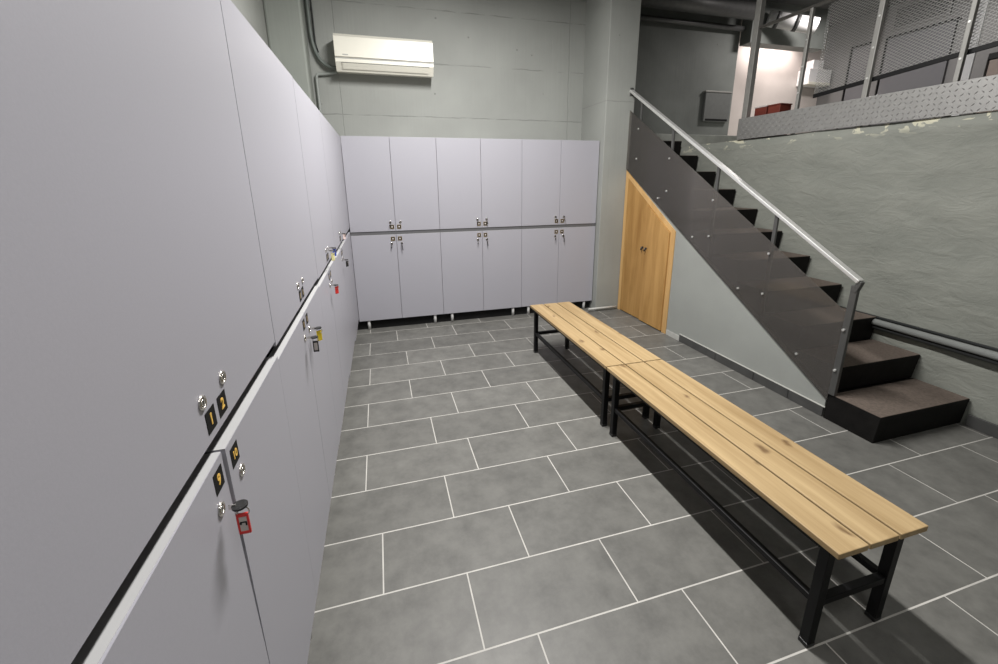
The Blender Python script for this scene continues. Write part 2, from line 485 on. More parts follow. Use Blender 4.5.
# ------------------------------------------------------------------ mesh helpers
class MB:
    """collects shapes in world coordinates, links them as one mesh"""
    def __init__(self):
        self.bm = bmesh.new()
        self.mi = 0

    def _face(self, vs):
        try:
            f = self.bm.faces.new(vs)
            f.material_index = self.mi
            return f
        except ValueError:
            return None

    def box(self, x0, x1, y0, y1, z0, z1, bev=0.0):
        tmp = bmesh.new()
        bmesh.ops.create_cube(tmp, size=1.0)
        sx, sy, sz = abs(x1 - x0), abs(y1 - y0), abs(z1 - z0)
        bmesh.ops.scale(tmp, vec=(sx, sy, sz), verts=tmp.verts)
        if bev:
            b = min(bev, 0.45 * min(sx, sy, sz))
            bmesh.ops.bevel(tmp, geom=list(tmp.edges), offset=b, segments=2, affect='EDGES', profile=0.5)
        bmesh.ops.translate(tmp, vec=((x0 + x1) / 2, (y0 + y1) / 2, (z0 + z1) / 2), verts=tmp.verts)
        self.merge(tmp)
        return self

    def merge(self, tmp):
        mp = {}
        for v in tmp.verts:
            mp[v] = self.bm.verts.new(v.co)
        for f in tmp.faces:
            nf = self._face([mp[v] for v in f.verts])
            if nf: nf.smooth = f.smooth
        tmp.free()

    def bar(self, a, b, w, h, upv=(0, 0, 1), bev=0.0):
        """rectangular bar from a to b"""
        a, b = Vector(a), Vector(b)
        d = (b - a)
        ln = d.length
        d.normalize()
        upv = Vector(upv)
        s = d.cross(upv)
        if s.length < 1e-5: s = d.cross(Vector((1, 0, 0)))
        s.normalize()
        u = s.cross(d)
        tmp = bmesh.new()
        bmesh.ops.create_cube(tmp, size=1.0)
        bmesh.ops.scale(tmp, vec=(w, h, ln), verts=tmp.verts)
        if bev:
            bmesh.ops.bevel(tmp, geom=list(tmp.edges), offset=min(bev, 0.45 * min(w, h)), segments=2, affect='EDGES', profile=0.5)
        mt = Matrix((s, u, d)).transposed().to_4x4()
        mt.translation = (a + b) / 2
        bmesh.ops.transform(tmp, matrix=mt, verts=tmp.verts)
        self.merge(tmp)
        return self

    def cyl(self, a, b, r, n=16, r2=None):
        a, b = Vector(a), Vector(b)
        d = b - a
        ln = d.length
        tmp = bmesh.new()
        bmesh.ops.create_cone(tmp, cap_ends=True, cap_tris=False, segments=n, radius1=r, radius2=r if r2 is None else r2, depth=ln)
        for f in tmp.faces: f.smooth = len(f.verts) == 4
        q = Vector((0, 0, 1)).rotation_difference(d)
        mt = q.to_matrix().to_4x4()
        mt.translation = (a + b) / 2
        bmesh.ops.transform(tmp, matrix=mt, verts=tmp.verts)
        self.merge(tmp)
        return self

    def tube(self, pts, r, n=10):
        pts = [Vector(p) for p in pts]
        rings = []
        nrm = None
        for i, p in enumerate(pts):
            if i == 0: t = pts[1] - p
            elif i == len(pts) - 1: t = p - pts[i - 1]
            else: t = (pts[i + 1] - pts[i - 1])
            t.normalize()
            if nrm is None:
                nrm = t.orthogonal().normalized()
            else:
                nrm = (nrm - t * nrm.dot(t)).normalized()
            bi = t.cross(nrm)
            rings.append([self.bm.verts.new(p + r * (math.cos(k * 2 * math.pi / n) * nrm + math.sin(k * 2 * math.pi / n) * bi)) for k in range(n)])
        for i in range(len(rings) - 1):
            for k in range(n):
                f = self._face([rings[i][k], rings[i][(k + 1) % n], rings[i + 1][(k + 1) % n], rings[i + 1][k]])
                if f: f.smooth = True
        self._face(rings[0][::-1])
        self._face(rings[-1])
        return self

    def prism_x(self, yz, x0, x1):
        """polygon in the y-z plane extruded along x"""
        a = [self.bm.verts.new((x0, y, z)) for y, z in yz]
        b = [self.bm.verts.new((x1, y, z)) for y, z in yz]
        self._face(a[::-1])
        self._face(b)
        n = len(yz)
        for i in range(n):
            self._face([a[i], a[(i + 1) % n], b[(i + 1) % n], b[i]])
        return self

    def torus(self, c, R, r, axis='X', n=20, k=8):
        c = Vector(c)
        rings = []
        for i in range(n):
            t = i * 2 * math.pi / n
            ring = []
            for j in range(k):
                p = j * 2 * math.pi / k
                rad = R + r * math.cos(p)
                v = (rad * math.cos(t), rad * math.sin(t), r * math.sin(p))
                if axis == 'X': v = (v[2], v[0], v[1])
                elif axis == 'Y': v = (v[0], v[2], v[1])
                ring.append(self.bm.verts.new(c + Vector(v)))
            rings.append(ring)
        for i in range(n):
            for j in range(k):
                f = self._face([rings[i][j], rings[(i + 1) % n][j], rings[(i + 1) % n][(j + 1) % k], rings[i][(j + 1) % k]])
                if f: f.smooth = True
        return self

    def build(self, name, mats, parent=None):
        bmesh.ops.recalc_face_normals(self.bm, faces=self.bm.faces)
        me = bpy.data.meshes.new(name)
        root = parent
        while root is not None and root.parent is not None: root = root.parent
        if root is not None:
            bmesh.ops.translate(self.bm, vec=-root.location, verts=self.bm.verts)
            self.bm.to_mesh(me)
            o = bpy.data.objects.new(name, me)
            o.parent = parent
        else:
            # origin at the base centre of the shape
            xs = [v.co for v in self.bm.verts]
            lo = Vector([min(v[i] for v in xs) for i in range(3)])
            hi = Vector([max(v[i] for v in xs) for i in range(3)])
            org = Vector(((lo.x + hi.x) / 2, (lo.y + hi.y) / 2, lo.z))
            bmesh.ops.translate(self.bm, vec=-org, verts=self.bm.verts)
            self.bm.to_mesh(me)
            o = bpy.data.objects.new(name, me)
            o.location = org
        self.bm.free()
        if not isinstance(mats, (list, tuple)): mats = [mats]
        for mt in mats: me.materials.append(mt)
        C.objects.link(o)
        return o


def box(name, mat, x0, x1, y0, y1, z0, z1, parent=None, bev=0.0):
    return MB().box(x0, x1, y0, y1, z0, z1, bev).build(name, mat, parent)


def thing(name, label, cat, loc, group=None):
    o = bpy.data.objects.new(name, None)
    o.empty_display_size = 0.05
    o.location = loc
    C.objects.link(o)
    return tag(o, label, cat, group)


def tag(o, label, cat, group=None):
    o['label'] = label
    o['category'] = cat
    if group: o['group'] = group
    return o


def struct(o):
    o['kind'] = 'structure'
    return o


def keep_origin(name, mat, bmb):
    """structure meshes keep the world origin so that materials read world coordinates"""
    bmesh.ops.recalc_face_normals(bmb.bm, faces=bmb.bm.faces)
    me = bpy.data.meshes.new(name)
    bmb.bm.to_mesh(me)
    bmb.bm.free()
    me.materials.append(mat)
    o = bpy.data.objects.new(name, me)
    C.objects.link(o)
    return struct(o)


def text_mesh(name, txt, mat, parent, size, origin, xdir, ydir, depth=0.0008):
    cu = bpy.data.curves.new(name, 'FONT')
    cu.body = txt
    cu.size = size
    cu.align_x = 'CENTER'
    cu.align_y = 'CENTER'
    cu.extrude = depth
    cu.resolution_u = 3
    cu.offset = size * 0.02
    tmp = bpy.data.objects.new('tmp', cu)
    C.objects.link(tmp)
    bpy.context.view_layer.update()
    dg = bpy.context.evaluated_depsgraph_get()
    me = bpy.data.meshes.new_from_object(tmp.evaluated_get(dg))
    bpy.data.objects.remove(tmp)
    bpy.data.curves.remove(cu)
    me.name = name
    xd, yd = Vector(xdir), Vector(ydir)
    zd = xd.cross(yd)
    mt = Matrix((xd, yd, zd)).transposed().to_4x4()
    root = parent
    while root.parent is not None: root = root.parent
    mt.translation = Vector(origin) - root.location
    me.transform(mt)
    me.materials.clear()
    me.materials.append(mat)
    o = bpy.data.objects.new(name, me)
    C.objects.link(o)
    o.parent = parent
    return o


# ================================================================== THE SETTING
XL, YB = -0.295, 4.463            # front planes of the two locker rows
LWX, BWY = -0.84, 4.95            # left wall, back wall
SX, RWX = 2.71, 3.48              # stair side wall, right wall
UF = 1.89                         # upper floor level
CZ = 3.95
fb = MB()
fb.mi = 1
fb.box(-0.95, 3.60, -2.8, 6.0, -0.12, -0.0003)
fb.mi = 0
tone = fb.bm.loops.layers.color.new('tile_tone')
JOINT = {-2: 0.16, -1: 0.412, 0: 0.222, 1: -0.102, 2: 0.221, 3: -0.181, 4: 0.219, 5: -0.183, 6: 0.121, 7: -0.179, 8: 0.135, 9: -0.187, 10: 0.0735, 11: -0.19}
for k in range(-12, 16):
    ya, yb = 1.0355 + 0.303 * k, 1.0355 + 0.303 * (k + 1)
    x = JOINT.get(k, 0.21 if k % 2 == 0 else -0.18) - 3 * 0.5898
    while x < 3.6:
        a, b_ = max(x, -0.95), min(x + 0.5898, 3.6)
        if b_ - a > 0.02:
            g = 0.0027
            vs = [fb.bm.verts.new(p) for p in ((a + g, ya + g + 0.0004, 0), (b_ - g, ya + g + 0.0004, 0), (b_ - g, yb - g - 0.0004, 0), (a + g, yb - g - 0.0004, 0))]
            lo_ = [fb.bm.verts.new((v.co.x, v.co.y, -0.0025)) for v in vs]
            c_ = (random.random(), random.random(), random.random(), 1)
            fs = [fb._face(vs)] + [fb._face([lo_[q], lo_[(q + 1) % 4], vs[(q + 1) % 4], vs[q]]) for q in range(4)]
            for f in fs:
                for lp in f.loops: lp[tone] = c_
        x += 0.5898
fo = keep_origin('floor', M['floor'], fb)
fo.data.materials.append(M['tile_grout'])
keep_origin('ceiling', M['ceiling'], MB().box(-1.0, 7.8, -2.8, 6.5, CZ, CZ + 0.15))
keep_origin('wall_left', M['wall'], MB().box(LWX - 0.1, LWX, -2.7, BWY, 0, CZ))
keep_origin('wall_back', M['wall_back'], MB().box(LWX - 0.1, 2.42, BWY, BWY + 0.15, 0, CZ))
keep_origin('wall_front', M['dark_wall'], MB().box(LWX - 0.1, 7.7, -2.8, -2.7, 0, CZ))
# pillar between lockers and stair, flush with the locker fronts; nib in the left corner
pl = keep_origin('pillar', M['pillar'], MB().box(2.408, 2.748, 4.38, 5.95, 0, CZ, 0.004))
nib = keep_origin('pillar', M['pillar_dark'], MB().box(LWX, -0.53, 4.70, BWY, 0, CZ, 0.02))
# right wall: rough plaster, gently uneven
wb = MB()
ny, nz_ = 70, 24
Y0, Y1, Z1 = -2.7, 4.79, UF
grid = {}
from mathutils import noise as mnoise
for i in range(ny + 1):
    for j in range(nz_ + 1):
        y = Y0 + (Y1 - Y0) * i / ny
        z = Z1 * j / nz_
        dx = 0.018 * mnoise.noise(Vector((y * 1.7, z * 2.3, 0.3))) + 0.008 * mnoise.noise(Vector((y * 5, z * 7, 2.0)))
        top = 0.0
        grid[i, j] = wb.bm.verts.new((RWX + 0.012 + dx * min(1, j / 2), y, z + top))
for i in range(ny):
    for j in range(nz_):
        f = wb._face([grid[i, j], grid[i + 1, j], grid[i + 1, j + 1], grid[i, j + 1]])
        f.smooth = True
back = [wb.bm.verts.new((RWX + 0.12, y, z)) for y, z in ((Y0, 0), (Y1, 0), (Y1, Z1), (Y0, Z1))]
wb._face(back)
wb._face([grid[i, nz_] for i in range(ny + 1)] + [back[2], back[3]])
wb._face([grid[ny, j] for j in range(nz_ + 1)] + [back[2], back[1]])
keep_origin('wall_right', M['plaster'], wb)
# stair side wall (triangle under the flight)
sl = lambda y: 0.136 + 0.581 * (y - 1.80)
keep_origin('stair_side_wall', M['side_wall'], MB().prism_x([(1.81, 0), (3.446, 0), (3.446, 1.03), (4.375, 1.617), (4.375, sl(4.375) - 0.008), (1.81, 0.13)], SX, SX + 0.04))
# upper storey: floor slab, landing, walls
keep_origin('upper_floor', M['slab'], MB().box(RWX + 0.06, 7.6, -2.7, 4.78, UF - 0.18, UF))
keep_origin('upper_landing', M['slab'], MB().box(2.752, 7.6, 4.78, 6.3, UF - 0.18, 2.06, 0.006))
keep_origin('wall_stairwell', M['dark_wall'], MB().box(2.72, 5.33, 5.80, 5.95, 2.06, CZ))
keep_origin('wall_upper_back', M['pale_wall'], MB().box(5.33, 7.55, 6.20, 6.35, 2.06, CZ))
keep_origin('added_shade_beam', M['dark_wall'], MB().box(5.34, 6.75, 5.60, 5.80, 3.42, CZ))  # beam added to put the top of the pale wall in the dark
keep_origin('wall_upper_side', M['door_frame'], MB().box(7.50, 7.62, -2.7, 6.2, UF, CZ))
# skirtings of slate tile
sb = MB()
for y0, y1 in ((1.81, 2.06), (2.065, 2.36), (2.365, 2.76), (2.765, 3.235)):
    sb.box(SX - 0.010, SX, y0, y1, 0, 0.070, 0.0015)
keep_origin('baseboard_stair', M['skirt'], sb)
sb = MB()
y = 1.47
while y > -2.5:
    sb.box(RWX - 0.018, RWX, y - 0.585, y, 0, 0.078, 0.0015)
    y -= 0.59
keep_origin('baseboard_right', M['skirt'], sb)
keep_origin('trim_1', M['grout'], MB().box(SX - 0.006, SX, 3.24, 3.44, 0, 0.05).box(SX - 0.011, SX, 1.80, 3.24, 0.0702, 0.0745))

# ================================================================== LOCKERS
def plate_and_lock(door, face, c_plate, c_lock, txt, small=False):
    """face 'L': on plane x (normal +x); face 'B': on plane y (normal -y)"""
    s = 0.019 if not small else 0.020
    if face == 'L':
        x, y, z = c_plate
        p = box('number_plate', M['plate'], x, x + 0.0008, y - s, y + s, z - s, z + s, door)
        if txt:
            text_mesh('numeral', txt, M['gold'], door, 0.028 if len(txt) < 2 else 0.022, (x + 0.0008, y, z), (0, 1, 0), (0, 0, 1))
        else:
            box('numeral', M['gold_frame'], x + 0.0005, x + 0.0014, y - 0.006, y + 0.006, z - 0.010, z + 0.010, door)
        x, y, z = c_lock
        mb = MB()
        mb.cyl((x, y, z), (x + 0.0015, y, z), 0.0125, 20)
        mb.torus((x + 0.0015, y, z), 0.0102, 0.0022, 'X', 24, 8)
        mb.cyl((x + 0.001, y, z), (x + 0.003, y, z), 0.0055, 14)
        mb.mi = 1
        mb.cyl((x + 0.001, y, z), (x + 0.0019, y, z), 0.0085, 18)
        mb.box(x + 0.002, x + 0.0034, y - 0.001, y + 0.001, z - 0.004, z + 0.004)
        mb.build('lock', [M['chrome'], M['lock_dark']], door)
    else:
        x, y, z = c_plate
        mb = MB().box(x - s, x + s, y - 0.0025, y, z - s, z + s, 0.0006)
        mb.build('number_plate', M['plate'], door)
        mb = MB()
        for a, b_, c_, d_ in ((-s, s, s - 0.003, s), (-s, s, -s, -s + 0.003), (-s, -s + 0.003, -s, s), (s - 0.003, s, -s, s)):
            mb.box(x + a, x + b_, y - 0.004, y - 0.002, z + c_, z + d_)
        mb.build('plate_rim', M['gold_frame'], door)
        box('numeral', M['gold'] if False else M['paper'], x - 0.007, x + 0.007, y - 0.0035, y - 0.002, z - 0.008, z + 0.008, door)
        x, y, z = c_lock
        mb = MB()
        mb.cyl((x, y, z), (x, y - 0.004, z), 0.0125, 20)
        mb.torus((x, y - 0.004, z), 0.0095, 0.003, 'Y', 20, 8)
        mb.mi = 1
        mb.cyl((x, y - 0.0035, z), (x, y - 0.0075, z), 0.006, 14)
        mb.build('lock', [M['chrome'], M['lock_dark']], door)


GAP = 0.0013
TH = 0.018


def left_unit(label, y0, yc, y1, ztop, zu, zl, zb, nums, ajar=0.0):
    t = thing('locker_unit', label, 'locker', (XL - 0.25, (y0 + y1) / 2, 0), None)
    # carcass: sides, top, bottom, shelf, back, dark grip channel between the door rows
    xb = LWX + 0.02
    mb = MB()
    xf = XL - TH - 0.001
    mb.box(xb, xf - 0.06, y0 + 0.0006, y0 + 0.018, zb, ztop - 0.001)
    mb.box(xb, xf - 0.06, y1 - 0.018, y1 - 0.0006, zb, ztop - 0.001)
    mb.box(xb, xf, y0 + 0.018, y1 - 0.018, ztop - 0.019, ztop - 0.001)
    mb.box(xb, xf, y0 + 0.018, y1 - 0.018, zb, zb + 0.018)
    mb.box(xb, xb + 0.01, y0 + 0.018, y1 - 0.018, zb + 0.018, ztop - 0.019)
    mb.build('carcass', M['carcass'], t)
    box('grip_channel', M['shade_ch'], xf - 0.06, xf - 0.045, y0 + 0.001, y1 - 0.001, zl - 0.03, zu + 0.03, t)
    for yy in (y0 + 0.06, y1 - 0.06):
        for xx in (XL - 0.062, LWX + 0.1):
            MB().cyl((xx, yy, 0), (xx, yy, zb), 0.014, 12).build('leg', M['leg_pl'], t)
    for (a, b, za, zb_, upper, k) in ((y0, yc, zu, ztop, True, 0), (yc, y1, zu, ztop, True, 1), (y0, yc, zb, zl, False, 2), (yc, y1, zb, zl, False, 3)):
        off = 0.0
        ga, gb = GAP, GAP
        if b == y1: gb = 0.0022 if upper else 0.0004
        if a == y0: ga = 0.0022 if upper else 0.0004
        if not upper and k == 2: off = 0.0; gb = GAP + (0.0043 if ajar else 0)
        if upper and a == yc: ga = 0.0
        if upper and b == yc: gb = 0.0
        mb = MB()
        if k == 2 and ajar:
            zm = za + 0.30
            def ring(z_, o_, g_):
                return [mb.bm.verts.new(p) for p in ((XL - TH + o_, a + ga, z_), (XL + o_ * 0.2, a + ga, z_), (XL + o_, b - g_, z_), (XL - TH + o_, b - g_, z_))]
            R3 = [ring(za, 0, 0.0006), ring(zm, 0, 0.0008), ring(zb_, ajar, 0.0055)]
            for q0, q1 in ((R3[0], R3[1]), (R3[1], R3[2])):
                for n_ in range(4): mb._face([q0[n_], q0[(n_ + 1) % 4], q1[(n_ + 1) % 4], q1[n_]])
            mb._face(R3[0][::-1])
            mb._face(R3[2])
        else:
            mb.box(XL - TH + off, XL + off, a + ga, b - gb, za, zb_)
        # pale edge band on the top of the lower doors
        d = mb.build('door', M['lam'], t)
        if not upper:
            eo = ajar if (k == 2 and ajar) else 0.0
            box('edge_band', M['edge'], XL - TH + eo - 0.012, XL + eo - 0.0006, a + ga, b - gb, zb_ - 0.0005, zb_ + 0.0008, d)
        sgn = -1 if b == yc else 1
        if upper:
            plate_and_lock(d, 'L', (XL + off, yc + sgn * 0.027, zu + 0.033), (XL + off, yc + sgn * 0.047, zu + 0.074), nums[k])
        else:
            plate_and_lock(d, 'L', (XL + off + (ajar * 0.93 if k == 2 else 0), yc + sgn * 0.036, zl - 0.034), (XL + off + (ajar * 0.83 if k == 2 else 0), yc + sgn * 0.052, zl - 0.080), nums[k])
    return t


left_unit('lilac grey locker unit nearest the camera, its doors numbered 1, 2, 9 and 10', 0.305, 0.758, 1.186, 1.938, 1.113, 1.070, 0.228, ('1', '2', '9', '10'), -0.0045)
left_unit('second locker unit of the left row, yellow and black key tags on its lower doors', 1.186, 1.627, 2.062, 1.936, 1.099, 1.060, 0.225, ('', '', '', ''))
left_unit('third locker unit of the left row, pale yellow and blue tags above, red tag below', 2.062, 2.495, 2.930, 1.933, 1.090, 1.052, 0.215, ('', '', '', ''))
left_unit('last locker unit of the left row before the corner, small black tag on lower door', 2.930, 3.365, 3.800, 1.931, 1.083, 1.042, 0.185, ('', '', '', ''))
# blind corner panel closing the left row against the back row
t = thing('corner_filler_panel', 'plain lilac grey filler panel without locks in the corner between both locker rows', 'locker panel', (XL - 0.1, 4.13, 0))
box('panel', M['lam'], XL - TH, XL, 3.802, YB + 0.016, 1.079, 1.930, t, 0.001)
box('panel', M['lam'], XL - TH, XL, 3.802, YB + 0.016, 0.14, 1.040, t, 0.001)
box('grip_channel', M['shade_ch'], XL - 0.08, XL - 0.060, 3.802, YB - 0.002, 1.02, 1.10, t)
for yy in (3.88, 4.38):
    MB().cyl((XL - 0.062, yy, 0), (XL - 0.062, yy, 0.14), 0.014, 12).build('leg', M['leg_pl'], t)


def back_unit(label, x0, xc, x1):
    zt, zu, zl, zb = 1.936, 1.036, 1.000, 0.105
    t = thing('locker_unit', label, 'locker', ((x0 + x1) / 2, YB + 0.22, 0), None)
    yf = YB + TH + 0.001
    yb = BWY - 0.012
    mb = MB()
    mb.box(x0 + 0.0006, x0 + 0.018, yf, yb, zb, zt - 0.001)
    mb.box(x1 - 0.018, x1 - 0.0006, yf, yb, zb, zt - 0.001)
    mb.box(x0 + 0.018, x1 - 0.018, yf, yb, zt - 0.019, zt - 0.001)
    mb.box(x0 + 0.018, x1 - 0.018, yf, yb, zb, zb + 0.018)
    mb.box(x0 + 0.018, x1 - 0.018, yb - 0.01, yb, zb + 0.018, zt - 0.019)
    mb.build('carcass', M['carcass'], t)
    box('grip_channel', M['channel'], x0 + 0.0008, x1 - 0.0008, YB + 0.007, yf + 0.04, zl + 0.0015, zu - 0.001, t)
    for xx in (x0 + 0.095, x1 - 0.095):
        for yy in (YB + 0.026, BWY - 0.1):
            MB().cyl((xx, yy, 0), (xx, yy, zb), 0.016, 12).build('leg', M['leg_pl'], t)
    for (a, b, za, zc, upper) in ((x0, xc, zu, zt, True), (xc, x1, zu, zt, True), (x0, xc, zb, zl, False), (xc, x1, zb, zl, False)):
        d = MB().box(a + 0.0015, b - 0.0015, YB, YB + TH, za, zc, 0.0012).build('door', M['lam'], t)
        if not upper:
            box('edge_band', M['edge'], a + 0.0015, b - 0.0015, YB + 0.0006, YB + TH + 0.01, zc - 0.0005, zc + 0.0008, d)
        sgn = -1 if b == xc else 1
        if upper:
            plate_and_lock(d, 'B', (xc + sgn * 0.035, YB, 1.078), (xc + sgn * 0.050, YB, 1.124), '', True)
        else:
            plate_and_lock(d, 'B', (xc + sgn * 0.035, YB, 0.958), (xc + sgn * 0.050, YB, 0.910), '', True)
    return t


BX = (-0.2916, 0.1474, 0.5953, 1.0479, 1.4967, 1.9423, 2.400)
back_unit('leftmost locker unit of the row along the back wall, below the air conditioner', BX[0] - 0.0015, BX[1], BX[2])
back_unit('middle locker unit of the row along the back wall', BX[2], BX[3], BX[4])
back_unit('rightmost locker unit of the back row, beside the concrete pillar', BX[4], BX[5], BX[6])

# black board added for the shade in the gap under the back lockers
keep_origin('shade_board_back', M['gap_shade'], MB().box(-0.80, 2.38, YB + 0.050, YB + 0.058, 0, 0.104))
keep_origin('shade_board_left', M['gap_shade'], MB().box(XL - 0.20, XL - 0.19, 0.335, 4.40, 0, 0.13))  # black strip added for the shade under the left row


# keys ---------------------------------------------------------------
def key_left(label, y, z, mat=None, bow=True, tag_z=-0.045, tag_mark=None, solid=False, out=0.032):
    """key sticking out of a lock on the left row, tag hanging from it"""
    x0 = XL + 0.009
    t = thing('locker_key', label, 'key', (x0, y, z))
    xe = XL + out
    mb = MB()
    mb.box(x0 - 0.001, xe - 0.006, y - 0.0012, y + 0.0012, z - 0.004, z + 0.004)
    mb.build('key_blade', M['chrome'], t)
    mb = MB()
    mb.cyl((xe, y, z - 0.002), (xe, y, z + 0.002), 0.0125, 18)
    mb.build('key_bow', M['key'], t)
    MB().torus((xe + 0.004, y - 0.004, z - 0.010), 0.0095, 0.0012, 'Y', 18, 6).build('key_ring', M['chrome'], t)
    if mat:
        zc = z + tag_z
        xt = xe + 0.002
        w, h = 0.0095, 0.021
        mb = MB()
        ya, yb = y - 0.006, y - 0.002
        if solid:
            mb.bar((xt, y - 0.004, zc - h), (xt, y - 0.004, zc + h), 2.3 * w, 0.004, (0.707, -0.707, 0), 0.0018)
        else:
            mb.box(xt - w, xt + w, ya, yb, zc + h - 0.007, zc + h, 0.0012)
            mb.box(xt - w, xt + w, ya, yb, zc - h, zc - h + 0.006, 0.0012)
            mb.box(xt - w, xt - w + 0.0035, ya, yb, zc - h + 0.004, zc + h - 0.005, 0.0008)
            mb.box(xt + w - 0.0035, xt + w, ya, yb, zc - h + 0.004, zc + h - 0.005, 0.0008)
        tg = mb.build('key_tag', mat, t)
        if not solid:
            ins = box('paper_insert', M['paper'], xt - w + 0.003, xt + w - 0.003, ya + 0.001, yb - 0.001, zc - h + 0.005, zc + h - 0.006, tg)
            if tag_mark:
                mm = MB()
                mm.box(xt - 0.005, xt + 0.005, ya + 0.0004, ya + 0.0011, zc + 0.002, zc + 0.0045)
                mm.box(xt + 0.003, xt + 0.0055, ya + 0.0004, ya + 0.0011, zc - 0.004, zc + 0.003)
                mm.box(xt - 0.0055, xt - 0.0025, ya + 0.0004, ya + 0.0011, zc - 0.001, zc + 0.003)
                mm.build('tag_mark', M['ink'], tg)
    return t


key_left('dark key with a red framed tag hanging from the lock of door 9', 0.706, 0.990, M['tag_red'], tag_z=-0.034, tag_mark=True, out=0.025)
key_left('key with a bright yellow tag on the left row, beside the black framed tag', 1.679, 0.980, M['tag_yellow'], tag_z=-0.030, solid=True)
key_left('key with a black framed tag hanging just left of the bright yellow tag', 1.575, 0.980, M['tag_black'], tag_z=-0.034)
key_left('key with a pale yellow tag on an upper left-row door beside a blue tag', 2.443, 1.164, M['tag_pale'], tag_z=-0.034, solid=True)
key_left('key with a blue tag on an upper left-row door, right of the pale yellow tag', 2.543, 1.164, M['tag_blue'], tag_z=-0.026, solid=True)
key_left('key with a solid red tag on a lower door farther along the left row', 2.443, 0.972, M['tag_red'], tag_z=-0.028, solid=True)
key_left('key with a pale pinkish tag at the far end of the left row', 3.313, 1.157, M['tag_pink'], tag_z=-0.022, solid=True)
key_left('key with a small black tag on the last lower door of the left row', 3.313, 0.962, M['tag_black'], tag_z=-0.030, solid=True)


def key_back(label, x, z, lean, hang=0.05):
    t = thing('locker_key', label, 'key', (x, YB - 0.009, z), 'keys in the back row locks')
    MB().box(x - 0.0012, x + 0.0012, YB - 0.018, YB - 0.0065, z - 0.004, z + 0.004).build('key_blade', M['chrome'], t)
    MB().box(x - 0.004, x + 0.004, YB - 0.032, YB - 0.018, z - 0.010, z + 0.010, 0.003).build('key_bow', M['key'], t)
    MB().torus((x, YB - 0.030, z - 0.015), 0.0085, 0.0012, 'Y', 16, 6).build('key_ring', M['chrome'], t)
    MB().bar((x, YB - 0.030, z - 0.020), (x + lean, YB - 0.026, z - 0.022 - hang), 0.008, 0.003, (0, 1, 0), 0.001).build('spare_key', M['key'], t)


pos = ('left', 'middle', 'right')
for i, xc in enumerate((BX[1], BX[3], BX[5])):
    for sgn, side in ((-1, 'left'), (1, 'right')):
        if not (i == 0 and sgn == 1):
            key_back('small dark key in the upper %s door lock of the %s back-row locker unit' % (side, pos[i]), xc + sgn * 0.050, 1.124, 0.008 * sgn, 0.012 if sgn < 0 else 0.03)
        key_back('small dark key hanging at the lower %s door lock of the %s back-row locker unit' % (side, pos[i]), xc + sgn * 0.050, 0.910, 0.006 * sgn, 0.025 if sgn < 0 else 0.05)

# ================================================================== BENCHES
def bench(label, y0, y1):
    x0, x1, zt = 1.236, 1.620, 0.44
    t = thing('changing_bench', label, 'bench', ((x0 + x1) / 2, (y0 + y1) / 2, 0), 'pine benches in a line')
    w = (x1 - x0 - 2 * 0.009) / 3
    for k in range(3):
        a = x0 + k * (w + 0.009)
        box('seat_plank', M['pine'], a, a + w, y0, y1, zt - 0.022, zt, t, 0.003)
    xa, xb = 1.275, 1.585
    ya, yb = y0 + 0.055, y1 - 0.055
    q = 0.016
    lt = zt - 0.022
    for xx in (xa, xb):
        for yy in (ya, yb):
            l = MB().box(xx - q, xx + q, yy - q, yy + q, 0.006, lt, 0.002).build('leg', M['black_steel'], t)
            box('foot_cap', M['tag_black'], xx - q - 0.001, xx + q + 0.001, yy - q - 0.001, yy + q + 0.001, 0, 0.018, l, 0.002)
        box('seat_rail', M['black_steel'], xx - q, xx + q, ya + q, yb - q, lt - 0.03, lt, t, 0.002)
        box('side_stretcher', M['black_steel'], xx - 0.012, xx + 0.012, ya + q, yb - q, 0.172, 0.196, t, 0.002)
    for yy in (ya, yb):
        box('end_rail', M['black_steel'], xa + q, xb - q, yy - q, yy + q, lt - 0.03, lt, t, 0.002)
        box('cross_stretcher', M['black_steel'], xa + q, xb - q, yy - 0.013, yy + 0.013, 0.172, 0.198, t, 0.002)
    return t


bench('pine slatted bench on black steel legs in the foreground, nearest the camera', 0.695, 2.072)
bench('pine slatted bench on black steel legs behind, with its end near the back lockers', 2.080, 3.440)

# ================================================================== STAIRCASE
G, RS = 0.299, 0.1775
Y_1 = 1.488
st = thing('staircase', 'dark straight staircase with brown gritty treads and black risers along plaster wall', 'stairs', (3.1, Y_1, 0))
NST = 11
for i in range(NST):
    ya = Y_1 + G * i
    z1 = RS * (i + 1)
    xa = SX - 0.008 if i == 0 else SX + 0.042
    xr = RWX - 0.004
    zlo = max(0.0, z1 - RS - 0.16) if i > 0 else 0.0
    yb = ya + G + (0.02 if i else 0.012)
    prof = [(ya + 0.018, max(0.0, z1 - RS)), (ya + 0.004, z1 - 0.035), (ya, z1 - 0.008), (ya + 0.004, z1 - 0.003), (yb, z1 - 0.003), (yb, max(0.0, z1 - RS + 0.01)), (yb - 0.04, zlo)]
    if i == 0:
        prof = [(ya + 0.012, 0.0), (ya + 0.003, z1 - 0.03), (ya, z1 - 0.008), (ya + 0.004, z1 - 0.003), (yb, z1 - 0.003), (yb, 0.0)]
        
    s_ = MB().prism_x(prof, xa, xr).build('step', M['riser'], st)
    tb = MB()
    n = 9
    tb.box(xa + 0.002, xr - 0.001, ya + 0.003, yb - 0.016, z1 - 0.0032, z1, 0.001)
    tb.build('tread', M['tread'], s_)

